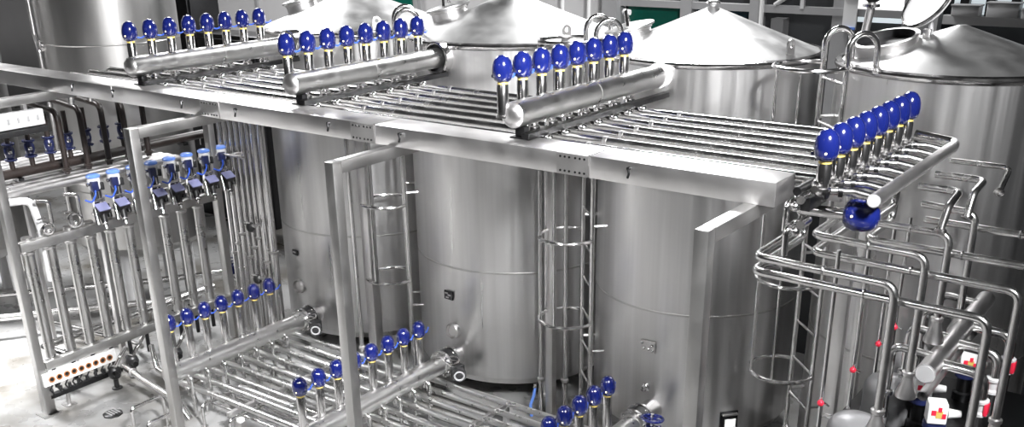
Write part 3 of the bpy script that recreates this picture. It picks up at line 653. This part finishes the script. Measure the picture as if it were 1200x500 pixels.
def upright(lab, x, y, z0, z1, r=None, sq=None, name='upright_pipe'):
    t = thing(name, lab, 'column' if sq else 'pipe', (x, y, z0))
    if sq: MB().box((x, y, (z0 + z1) / 2), (sq, sq, z1 - z0), bev=.005).build('shaft', BRUSH, t); MB().box((x, y, z0 + .006), (sq * 1.7, sq * 1.7, .012)).build('base_plate', BRUSH, t)
    else: MB().cyl((x, y, z0), (x, y, z1), r, n=16).build('tube', STEEL, t); MB().lathe([(r, -.02), (r + .012, -.01), (r + .012, .01), (r, .02)], (x, y, z0 + .35), n=16).build('coupling', BRUSH, t)
upright('bright pipe left of the flat grey column by the centre ladder', -4.66, 6.66, 0, 2.82, .022)
upright('bright pipe right of the flat grey column by the centre ladder', -4.47, 6.76, 0, 2.82, .024)
upright('flat grey square column between the two bright pipes by the centre ladder', -4.545, 6.65, 0, 2.82, sq=.07, name='square_column')
upright('thin bright pipe just right of the middle gantry post', -6.50, 6.25, 0, 2.82, .021)
upright('grey square column behind the middle gantry post', -6.40, 6.35, 0, 2.82, sq=.10, name='square_column')
t = thing('hose_end', 'short pale blue hose end at the foot of the thin pipe', 'hose', (-6.50, 6.18, .1)); MB().tube([(-6.46, 6.14, .30), (-6.48, 6.14, .22), (-6.52, 6.12, .14), (-6.5, 6.12, .01)], .014, .04).build('hose', LBLUE, t); MB().cyl((-6.46, 6.14, .30), (-6.46, 6.14, .33), .018).build('ferrule', STEEL, t)
t = thing('hose_end', 'pale blue hose end at the foot of the bright centre pipe', 'hose', (-4.66, 6.55, .1)); MB().tube([(-4.66, 6.57, .30), (-4.67, 6.56, .22), (-4.70, 6.55, .12), (-4.69, 6.55, .01)], .014, .04).build('hose', LBLUE, t); MB().cyl((-4.66, 6.57, .30), (-4.66, 6.57, .33), .018).build('ferrule', STEEL, t)

# ------------------------------------------------------------------ valve frame at the left
X0 = -8.40
t = thing('process_rack', 'grey frame rails behind the left gantry posts holding the silver-headed valves', 'frame', (X0, 5.1, 0))
MB().box((X0, 5.13, 1.60), (.07, 2.1, .085), bev=.004).build('upper_rail', FRAME, t)
MB().box((X0, 5.13, .47), (.07, 2.1, .085), bev=.004).build('lower_rail', FRAME, t)
MB().box((X0 - .01, 6.21, 1.42), (.09, .07, 2.8), bev=.004).build('end_post', FRAME, t)
MB().box((X0, 4.07, .22), (.05, .05, .43), bev=.003).build('leg', FRAME, t); MB().box((X0, 4.07, .006), (.12, .12, .012)).build('foot_plate', FRAME, t)
for k in range(10):
    y = 4.19 + .2 * k
    p = thing('upright_pipe', 'upright pipe in the left valve frame, %s from the front' % ORD[k], 'pipe', (X0 - .06, y, .5), 'upright pipes in the left valve frame')
    MB().cyl((X0 - .06, y, .515), (X0 - .06, y, 1.66), .046, n=18).build('tube', UPR, p)
    MB().lathe([(.047, -.015), (.055, -.008), (.055, .008), (.047, .015)], (X0 - .06, y, 1.52), n=16).build('coupling', BRUSH, p)
    MB().cyl((X0 - .06, y, .2), (X0 - .06, y, .515), .02, n=12).build('tail', DARKM, p)
def seat_valve(lab, loc):
    x, y, z = loc
    t = thing('seat_valve', lab, 'valve', loc, 'silver-headed valves on the left frame')
    MB().lathe([(.045, 0), (.045, .05), (.068, .065), (.068, .09), (.045, .105), (.045, .17)], (x, y, z), n=20).build('housing', STEEL, t)
    for s_ in (-1, 1): MB().box((x + .01, y + .040 * s_, z + .235), (.036, .014, .15), bev=.003).build('yoke', STEEL, t)
    MB().cyl((x, y, z + .16), (x, y, z + .33), .022, n=12).build('stem', BLACK, t)
    h = MB().lathe([(.050, 0), (.056, .01), (.056, .085), (.050, .105)], (x, y, z + .315), n=24).build('actuator', LGREY, t)
    MB().box((x + .05, y - .03, z + .35), (.045, .065, .095), bev=.008).build('switch_housing', NAVY, h)
    MB().box((x + .045, y + .045, z + .34), (.04, .03, .07), bev=.006).build('solenoid', BLACK, h)
    MB().cyl((x + .02, y - .06, z + .37), (x + .02, y - .085, z + .37), .016, n=12).build('gland', STEEL, h)
    MB().lathe([(.052, 0), (.062, .006), (.062, .018), (.05, .030), (.025, .036), (.001, .037)], (x, y, z + .42), n=26).build('blue_cap', LBLUE, t)
    R = Matrix.Rotation(radians(34), 3, 'Y')
    MB().box((x + .10, y - .015, z + .165), (.095, .118, .014), R, bev=.004).build('lavender_plate', LAV, t)
    MB().box((x + .085, y - .015, z + .135), (.085, .115, .06), R, bev=.008).build('control_box', BLACK, t)
    MB().cyl((x + .07, y - .01, z + .12), (x + .125, y - .03, z - .005), .040, .022, n=18).build('lower_cylinder', BLACK, t)
    MB().lathe([(.024, 0), (.03, .004), (.03, .014), (.024, .018)], (x + .112, y - .026, z + .02), (.35, -.13, -.8), n=16).build('clamp_ring', STEEL, t)
    MB().cyl((x + .123, y - .029, z + .0), (x + .135, y - .034, z - .035), .017, n=14).build('chrome_tip', STEEL, t)
    MB().cyl((x + .05, y - .065, z + .15), (x + .095, y - .082, z + .01), .020, n=14).build('side_cylinder', STEEL, t)
    MB().cyl((x + .05, y + .060, z + .17), (x + .08, y + .055, z + .05), .022, n=14).build('side_cylinder', DARKM, t)
    MB().tube([(x + .05, y - .03, z + .33), (x + .10, y - .06, z + .29), (x + .09, y - .10, z + .22), (x + .03, y - .13, z + .24)], .008, .03, n=8).build('signal_cable', HOSE, t)
    MB().box((x + .03, y - .0, z + .215), (.03, .11, .03), bev=.004).build('bracket', STEEL, t)
    return t
for k in range(8):
    y = 4.87 + .204 * k; lb = 'silver-headed valve with blue cap, %s from the front on the left frame' % ORD[k]
    if k == 0: sv = seat_valve(lb, (X0 + .02, y, 1.645))
    else: dup(sv, (X0 + .02, y, 1.645), lb)
for i, (y, r) in enumerate(((4.62, .06), (4.36, .045))):
    t = thing('pipe_coil', ['chrome looped pipe in front of the first silver-headed valve', 'chrome tap cluster near the front end of the left frame'][i], 'pipe', (X0 + .02, y, 1.65), 'chrome bits on the left frame')
    MB().hoop((X0 + .03, y, 1.645 + r + .02), r, .014, (1, -.4, .2), n=28).build('loop', STEEL, t)
    MB().tube([(X0 + .03, y + r, 1.67), (X0 + .03, y + r, 1.95), (X0 + .03, y + r - .12, 1.98)], .017, .04, n=12).build('riser', STEEL, t)
    MB().ell((X0 + .03, y, 1.70), .022, .02, .022, 12, 8).build('hub', STEEL, t)
    MB().box((X0 + .05, y - .06, 1.82), (.012, .08, .014), bev=.003).build('lever', STEEL, t)
# pipe bundle running back behind the frame
for k in range(10):
    x = -8.66 - .135 * k; ye = 5.58 if k > 4 else 6.0
    t = thing('bundle_pipe', 'pale pipe of the bundle behind the left frame, %s from the frame' % ORD[k], 'pipe', (x, 4.8, 2.0), 'pipe bundle behind the left frame')
    MB().tube([(x, 3.3, 2.0), (x, ye, 2.0), (x, ye, 1.75)], .036, .06, n=14).build('tube', BRUSH, t)
    MB().lathe([(.035, -.012), (.043, -.006), (.043, .006), (.035, .012)], (x, 4.2 + .1 * (k % 3), 2.0), (0, 1, 0), n=16).build('coupling', BRUSH, t)
for i, y in enumerate((3.6, 5.0)):
    t = thing('pipe_trestle', ['front trestle under the pale pipe bundle at left', 'rear trestle under the pale pipe bundle at left'][i], 'stand', (-9.3, y, 0), 'trestles under the pale bundle')
    MB().box((-9.27, y, 1.94), (1.4, .05, .05), bev=.003).build('cross_bar', BRUSH, t)
    for x in (-8.62, -9.95): MB().box((x, y, .957), (.05, .05, 1.915), bev=.003).build('leg', BRUSH, t)
# blue butterfly valves on brown stems over a dark manifold
t = thing('dark_manifold', 'dark manifold pipe under the row of navy valves at upper left', 'pipe', (-9.0, 5.2, 2.05))
MB().cyl((-9.0, 4.30, 2.10), (-9.0, 6.6, 2.10), .045, n=24).build('pipe', BROWN, t)
MB().lathe([(.001, -.02), (.035, -.015), (.046, 0)], (-9.0, 4.30, 2.10), (0, 1, 0), n=24).build('end_cap', BROWN, t)
for k in range(7): MB().cyl((-9.0, 4.47 + .192 * k, 2.10), (-9.0, 4.47 + .192 * k, 2.22), .024, n=14).build('stub', BROWN, t)
for x in (4.5, 6.3): MB().box((-9.0, x, 2.045), (.12, .05, .03)).build('saddle', DARKM, t)
def navy_valve(lab, loc):
    x, y, z = loc; t = thing('stem_valve', lab, 'valve', loc, 'navy valves on the dark manifold')
    MB().lathe([(.055, 0), (.055, .014), (.03, .018), (.042, .04), (.046, .075), (.042, .115), (.03, .135), (.055, .14), (.055, .154)], loc, n=22).build('body', NAVY, t)
    for z_ in (.0, .14):
        for a in range(4): MB().cyl((x + .045 * cos(a * pi / 2 + .4), y + .045 * sin(a * pi / 2 + .4), z + z_ - .008), (x + .045 * cos(a * pi / 2 + .4), y + .045 * sin(a * pi / 2 + .4), z + z_ + .022), .007, n=8).build('bolt', STEEL, t)
    MB().cyl((x, y, z + .154), (x, y, z + .36), .022, n=14).build('upper_stem', BROWN, t)
    MB().box((x + .05, y - .02, z + .085), (.03, .03, .03), bev=.005).build('handle_boss', STEEL, t)
    return t
for k in range(7):
    lb = 'navy stem valve, %s from the left on the dark manifold' % ORD[k]
    if k == 0: nv = navy_valve(lb, (-9.0, 4.47, 2.222))
    else: dup(nv, (-9.0, 4.47 + .192 * k, 2.222), lb)
for i in range(5):
    y = 4.86 + .22 * i
    t = thing('bent_pipe', 'brown bent pipe dropping past the navy valves, %s from the left' % ORD[i], 'pipe', (-8.78, y, 2.1), 'brown bent pipes at upper left')
    MB().tube([(-9.55, y + .05, 2.66), (-8.78, y, 2.62), (-8.78, y, 2.05)], .027, .09, n=14).build('tube', BROWN, t)
    MB().lathe([(.028, -.015), (.04, -.008), (.04, .008), (.028, .015)], (-8.78, y, 2.09), n=16).build('coupling', BROWN, t)
t = thing('terminal_box', 'white terminal strip box under the far left arm', 'box', (-8.42, 3.98, 2.62))
MB().box((-8.30, 4.05, 2.70), (.09, .82, .13), bev=.008).build('box', LGREY, t)
MB().box((-8.30, 4.05, 2.60), (.11, .84, .05), bev=.004).build('cable_tray', BLACK, t)
for k in range(9): MB().box((-8.253, 3.72 + .085 * k, 2.70), (.006, .018, .045)).build('terminal_mark', GREYP, t)
for y in (3.75, 4.35): MB().box((-8.36, y, 2.72), (.05, .03, .17)).build('hanger', BRUSH, t)
# white elbows
for i, (pts, r, lab) in enumerate([([(-8.62, 3.9, 1.99), (-8.50, 4.32, 1.96), (-8.50, 4.36, 1.68), (-8.50, 4.36, 1.2)], .034, 'pale thick elbow pipe bending down at the front of the left frame'), ([(-8.75, 4.15, 2.75), (-8.75, 4.15, 2.22), (-8.75, 3.8, 2.068)], .035, 'pale elbow pipe dropping behind the first navy valve')]):
    t = thing('bent_pipe', lab, 'pipe', pts[0], 'pale elbows at the left'); MB().tube(pts, r, .09, n=16).build('tube', LGREY, t)
    MB().lathe([(r, -.012), (r + .012, -.006), (r + .012, .006), (r, .012)], pts[0], V(pts[1]) - V(pts[0]), n=18).build('ferrule', STEEL, t)

# ------------------------------------------------------------------ connector panel and low pipes at the left
t = thing('connector_panel', 'white panel with nine orange-ringed sockets under the left frame rail', 'panel', (-8.36, 4.4, .28))
MB().box((-8.35, 4.385, .355), (.03, .74, .125), bev=.004).build('face_plate', WHITE, t)
for k in range(9):
    y = 4.09 + .074 * k
    s = MB().lathe([(.028, 0), (.030, .008), (.024, .014), (.018, .006)], (-8.335, y, .35), (1, -.12, .1), n=20, cap=False).build('socket_ring', ORANGE, t)
    MB().cyl((-8.335, y, .35), (-8.327, y - .001, .351), .018, n=16).build('socket_bore', DARKM, s)
for k in range(9):
    y = 4.09 + .074 * k
    MB().tube([(-8.34, y, .29), (-8.36, y - .02, .24), (-8.38, y + .015, .185)], .008, .02, n=8).build('cable', BLACK, t)
t = thing('low_bar', 'dark bar with clamps close to the floor under the socket panel', 'bar', (-8.42, 4.4, .16))
MB().box((-8.40, 4.42, .16), (.05, .80, .045), bev=.004).build('bar', DARKM, t)
for k in range(8): MB().cyl((-8.40, 4.1 + .09 * k, .185), (-8.40, 4.1 + .09 * k, .23), .016, n=12).build('clamp', BLACK, t)
MB().cyl((-8.42, 4.25, .01), (-8.42, 4.25, .14), .02, n=12).build('leg', BRUSH, t); MB().box((-8.42, 4.25, .006), (.1, .1, .012)).build('foot_plate', BRUSH, t)
MB().cyl((-8.42, 4.75, .01), (-8.42, 4.75, .14), .02, n=12).build('leg', BRUSH, t)
for i, (x, y, lab) in enumerate(((-8.36, 4.72, 'black pump body below the right end of the socket panel'), (-8.25, 5.35, 'black valve cluster between the left gantry post and socket panel'), (-8.45, 4.98, 'dark valve block beside the socket panel, near the floor'))):
    t = thing('valve_block', lab, 'valve', (x, y, 0), 'dark valve blocks near the floor')
    MB().lathe([(.05, .0), (.05, .012), (.025, .02), (.025, .10), (.05, .12), (.065, .17), (.05, .22), (.03, .24)], (x, y, 0), n=22).build('body', BLACK, t)
    MB().cyl((x - .10, y + .02, .18), (x + .12, y - .04, .18), .028, n=14).build('port', DARKM, t)
    MB().tube([(x + .02, y, .23), (x + .05, y + .06, .33), (x + .0, y + .16, .38)], .02, .05, n=12).build('elbow', STEEL, t)
    MB().box((x + .03, y - .03, .26), (.1, .014, .014), bev=.003).build('lever', STEEL, t)
t = thing('low_pipe', 'grey pipe slanting away over the floor right of the socket panel', 'pipe', (-8.0, 4.85, .12))
MB().tube([(-8.28, 4.78, .24), (-7.9, 4.74, .20), (-7.35, 4.70, .16), (-7.2, 4.70, .02)], .033, .06, n=14).build('tube', PIPE, t); MB().lathe([(.034, -.012), (.046, -.006), (.046, .006), (.034, .012)], (-8.1, 4.76, .222), (1, -.1, -.1), n=18).build('coupling', BRUSH, t)
t = thing('low_pipe', 'second grey pipe lying behind the slanting one near the floor', 'pipe', (-7.9, 5.0, .1))
MB().tube([(-8.35, 5.15, .30), (-8.1, 5.02, .16), (-7.5, 4.96, .12), (-7.45, 4.96, .01)], .026, .05, n=14).build('tube', PIPE, t); MB().lathe([(.027, -.012), (.037, -.006), (.037, .006), (.027, .012)], (-7.8, 4.99, .14), (1, -.1, -.05), n=18).build('coupling', BRUSH, t)
t = thing('tap_manifold', 'pipe with a bent end and small taps behind the left frame pipes', 'pipe', (-9.0, 5.0, .5))
MB().tube([(-8.62, 4.42, .40), (-8.95, 4.36, .42), (-8.95, 4.5, .42), (-8.95, 6.4, .42)], .038, .09, n=16).build('pipe', PIPE, t)
for k in range(8):
    y = 4.62 + .21 * k; s = MB().cyl((-8.95, y, .42), (-8.95, y, .16), .014, n=10).build('tap_stem', BRUSH, t)
    MB().ell((-8.95, y, .27), .03, .026, .028, 12, 8).build('tap_body', DARKM, s); MB().cyl((-8.99, y - .02, .30), (-8.91, y + .02, .30), .009, n=8).build('tap_handle', DARKM, s)
for y in (4.6, 5.9): MB().box((-8.95, y + .08, .20), (.03, .03, .40)).build('leg', BRUSH, t)
# pipes on the floor under the old tanks
for i, (pts, r, lab) in enumerate([
    ([(-10.9, 4.2, .25), (-9.6, 6.0, .22), (-9.4, 6.6, .22)], .04, 'floor pipe running back under the old tank, nearest the frame'),
    ([(-11.4, 4.6, .3), (-10.0, 6.3, .3), (-9.4, 7.2, .3)], .035, 'floor pipe running back under the old tank, farther from the frame'),
    ([(-10.4, 5.1, .12), (-9.3, 5.3, .12), (-8.8, 5.32, .12)], .03, 'pale short floor pipe crossing under the left frame'),
    ([(-9.3, 6.9, .35), (-8.7, 6.6, .35), (-8.65, 6.55, .03)], .03, 'pale floor pipe near the bright upright pipes')]):
    t = thing('low_pipe', lab, 'pipe', pts[1], 'floor pipes under the old tanks'); MB().tube(pts, r, .08, n=14).build('tube', PIPE, t)
    p = V(pts[1]); MB().box((p.x, p.y, (p.z - r) / 2), (.05, .05, p.z - r)).build('prop', BRUSH, t)
    p = V(pts[0]); MB().box((p.x, p.y, p.z / 2), (.05, .05, p.z)).build('prop', BRUSH, t)
t = thing('stem_valve', 'dark blue wheel valve low down beside the bright upright pipes', 'valve', (-8.66, 6.50, .62))
MB().lathe([(.05, 0), (.06, .02), (.06, .09), (.045, .11), (.02, .12)], (-8.66, 6.45, .62), n=22).build('body', BLUE, t)
MB().hoop((-8.66, 6.45, .78), .06, .01, (0, 0, 1), n=26).build('handwheel', NAVY, t); MB().cyl((-8.66, 6.45, .03), (-8.66, 6.45, .80), .014, n=10).build('stem', STEEL, t)
for i, (x, y, z) in enumerate(((-8.02, 6.28, 1.3), (-7.98, 6.26, .75))):
    t = thing('valve_block', ['black valve on the upright pipes beside the leftmost tank, upper', 'black valve on the upright pipes beside the leftmost tank, lower'][i], 'valve', (x, y, z), 'black valves on the upright pipes')
    MB().ell((x, y, z), .05, .045, .055, 16, 10).build('body', BLACK, t); MB().cyl((x - .08, y, z + .02), (x + .08, y, z + .02), .02, n=12).build('port', STEEL, t)
    MB().cyl((x, y + .02, z), (x, y + .12, z), .018, n=12).build('tail', STEEL, t); MB().box((x, y - .04, z + .06), (.09, .016, .016), bev=.003).build('lever', STEEL, t)
# hoop pipes, drain and chain at lower left
for i, (x, y) in enumerate(((-7.25, 4.18), (-7.0, 4.16))):
    t = thing('hoop_pipe', ['small bent guard pipe by the left gantry foot, left of two', 'small bent guard pipe by the left gantry foot, right of two'][i], 'pipe', (x, y, 0), 'small bent guard pipes')
    MB().tube([(x, y, .01), (x, y, .33 - .06 * i), (x, y + .32, .33 - .06 * i), (x, y + .32, .01)], .017, .05, n=12).build('tube', STEEL, t)
    for yy in (y, y + .32): MB().cyl((x, yy, 0), (x, yy, .012), .035, n=16).build('foot_flange', BRUSH, t)
t = thing('floor_drain', 'dark drain cover on the pale floor left of the gantry post', 'drain', (-7.9, 4.37, 0))
MB().lathe([(.09, 0), (.09, .012), (.075, .02), (.001, .02)], (-7.9, 4.37, 0), n=8).build('frame', DARKM, t)
for k in range(4): MB().box((-7.9, 4.33 + .028 * k, .022), (.1, .012, .006)).build('slot_bar', GREYP, t)
t = thing('hanging_chain', 'thin chain hanging beside the far left gantry post', 'chain', (-8.56, 4.10, .55))
for k in range(14): MB().hoop((-8.56 + .004 * (k % 2), 4.10, 1.30 - .05 * k), .022, .005, (1, 0, 0) if k % 2 else (0, 1, 0), n=14, m=6).build('link', GREYP, t)
MB().cyl((-8.56, 4.10, 1.32), (-8.56, 4.10, 1.60), .006, n=8).build('cord', GREYP, t)
# thin diagonal sample pipes crossing the lower rack
for i, (x, y0, y1) in enumerate(((-6.98, 4.70, 5.05), (-6.55, 4.66, 5.30))):
    t = thing('sample_pipe', ['thin cross pipe at the front of the lower rack, left of two', 'thin cross pipe at the front of the lower rack, right of two'][i], 'pipe', (x, y0, .2), 'thin cross pipes in the lower rack')
    MB().tube([(x, y0, .02), (x, y0, .22), (x, y1, .22), (x, y1, .02)], .014, .04, n=12).build('tube', STEEL, t)
    MB().cyl((x, y0, 0), (x, y0, .02), .03, n=14).build('foot_flange', BRUSH, t)
t = thing('pipe_stand', 'short square pipe stand at the front of the lower rack', 'stand', (-6.45, 4.70, 0))
MB().box((-6.45, 4.70, .12), (.08, .06, .22), bev=.004).build('post', BRUSH, t); MB().box((-6.45, 4.70, .24), (.05, .05, .03), bev=.003).build('saddle', WHITE, t)

# ------------------------------------------------------------------ lights
def area(name, loc, target, size, sy, e, col=(1, 1, 1)):
    L = bpy.data.lights.new(name, 'AREA'); L.shape = 'RECTANGLE'; L.size = size; L.size_y = sy; L.energy = e; L.color = col
    o = bpy.data.objects.new(name, L); C.objects.link(o); o.location = loc
    o.rotation_euler = (V(target) - V(loc)).to_track_quat('-Z', 'Y').to_euler(); return o
area('unseen_lamp', (-6.1, 12.0, 7.9), (-5.6, 8, 3), 2.4, 1.8, 860)  # unseen lamp set where the centre white roof mirrors it
area('unseen_lamp', (-14.4, 10.8, 7.9), (-12.0, 8, 3), 2.6, 1.8, 760)  # second unseen lamp, mirrored by the leftmost roof
l = area('unseen_lamp', (2.2, 1.2, 7.6), (-6.6, 6.1, 1.4), .9, 1.0, 700); l.data.spread = radians(66)  # unseen lamp aimed to put bright bands on the tank fronts
l = area('unseen_lamp', (-3.8, -1.6, 6.2), (-4.0, .2, 0), 1.2, 1.0, 400); l.data.spread = radians(100)  # unseen lamp added to light the floor mirrored in the beam face
l = area('unseen_lamp', (-13.2, 3.4, 7.6), (-10.9, 2.2, 0), 1.6, 1.6, 1250); l.data.spread = radians(70)  # unseen lamp placed to brighten the left floor, not the post fronts
W = bpy.data.worlds.new('hall_light'); bpy.context.scene.world = W; W.use_nodes = True
nt = W.node_tree; bg = nt.nodes['Background']
tc = nt.nodes.new('ShaderNodeTexCoord'); sx = nt.nodes.new('ShaderNodeSeparateXYZ'); cr = nt.nodes.new('ShaderNodeValToRGB')
nt.links.new(tc.outputs['Generated'], sx.inputs[0]); mr = nt.nodes.new('ShaderNodeMapRange'); mr.inputs['From Min'].default_value = -1
nt.links.new(sx.outputs['Z'], mr.inputs['Value']); nt.links.new(mr.outputs['Result'], cr.inputs['Fac'])
e = cr.color_ramp.elements
e[0].position = .40; e[0].color = (.03, .03, .03, 1); e[1].position = 1; e[1].color = (.10, .10, .102, 1)
q = e.new(.58); q.color = (.20, .20, .202, 1)
nt.links.new(cr.outputs['Color'], bg.inputs['Color']); bg.inputs['Strength'].default_value = .22

# ------------------------------------------------------------------ camera
cam = bpy.data.cameras.new('camera'); co = bpy.data.objects.new('camera', cam); C.objects.link(co)
yaw, pitch, roll = radians(-36.78), radians(22.7), radians(.86)
fwd = V((sin(yaw) * cos(pitch), cos(yaw) * cos(pitch), -sin(pitch))); rt = V((cos(yaw), -sin(yaw), 0)); dn = fwd.cross(rt)
r2 = rt * cos(roll) + dn * sin(roll); d2 = -rt * sin(roll) + dn * cos(roll); up = -d2; bk = -fwd
co.matrix_world = Matrix(((r2.x, up.x, bk.x, 0), (r2.y, up.y, bk.y, 0), (r2.z, up.z, bk.z, 4.25), (0, 0, 0, 1)))
cam.sensor_width = 36; cam.lens = 1167 / 1200 * 36; cam.shift_y = (384 - 250) / 1200; cam.clip_end = 100
S = bpy.context.scene; S.camera = co
S.view_settings.view_transform = 'Standard'; S.view_settings.look = 'None'; S.view_settings.gamma = 1
S.view_settings.use_curve_mapping = False; S.view_settings.exposure = 0
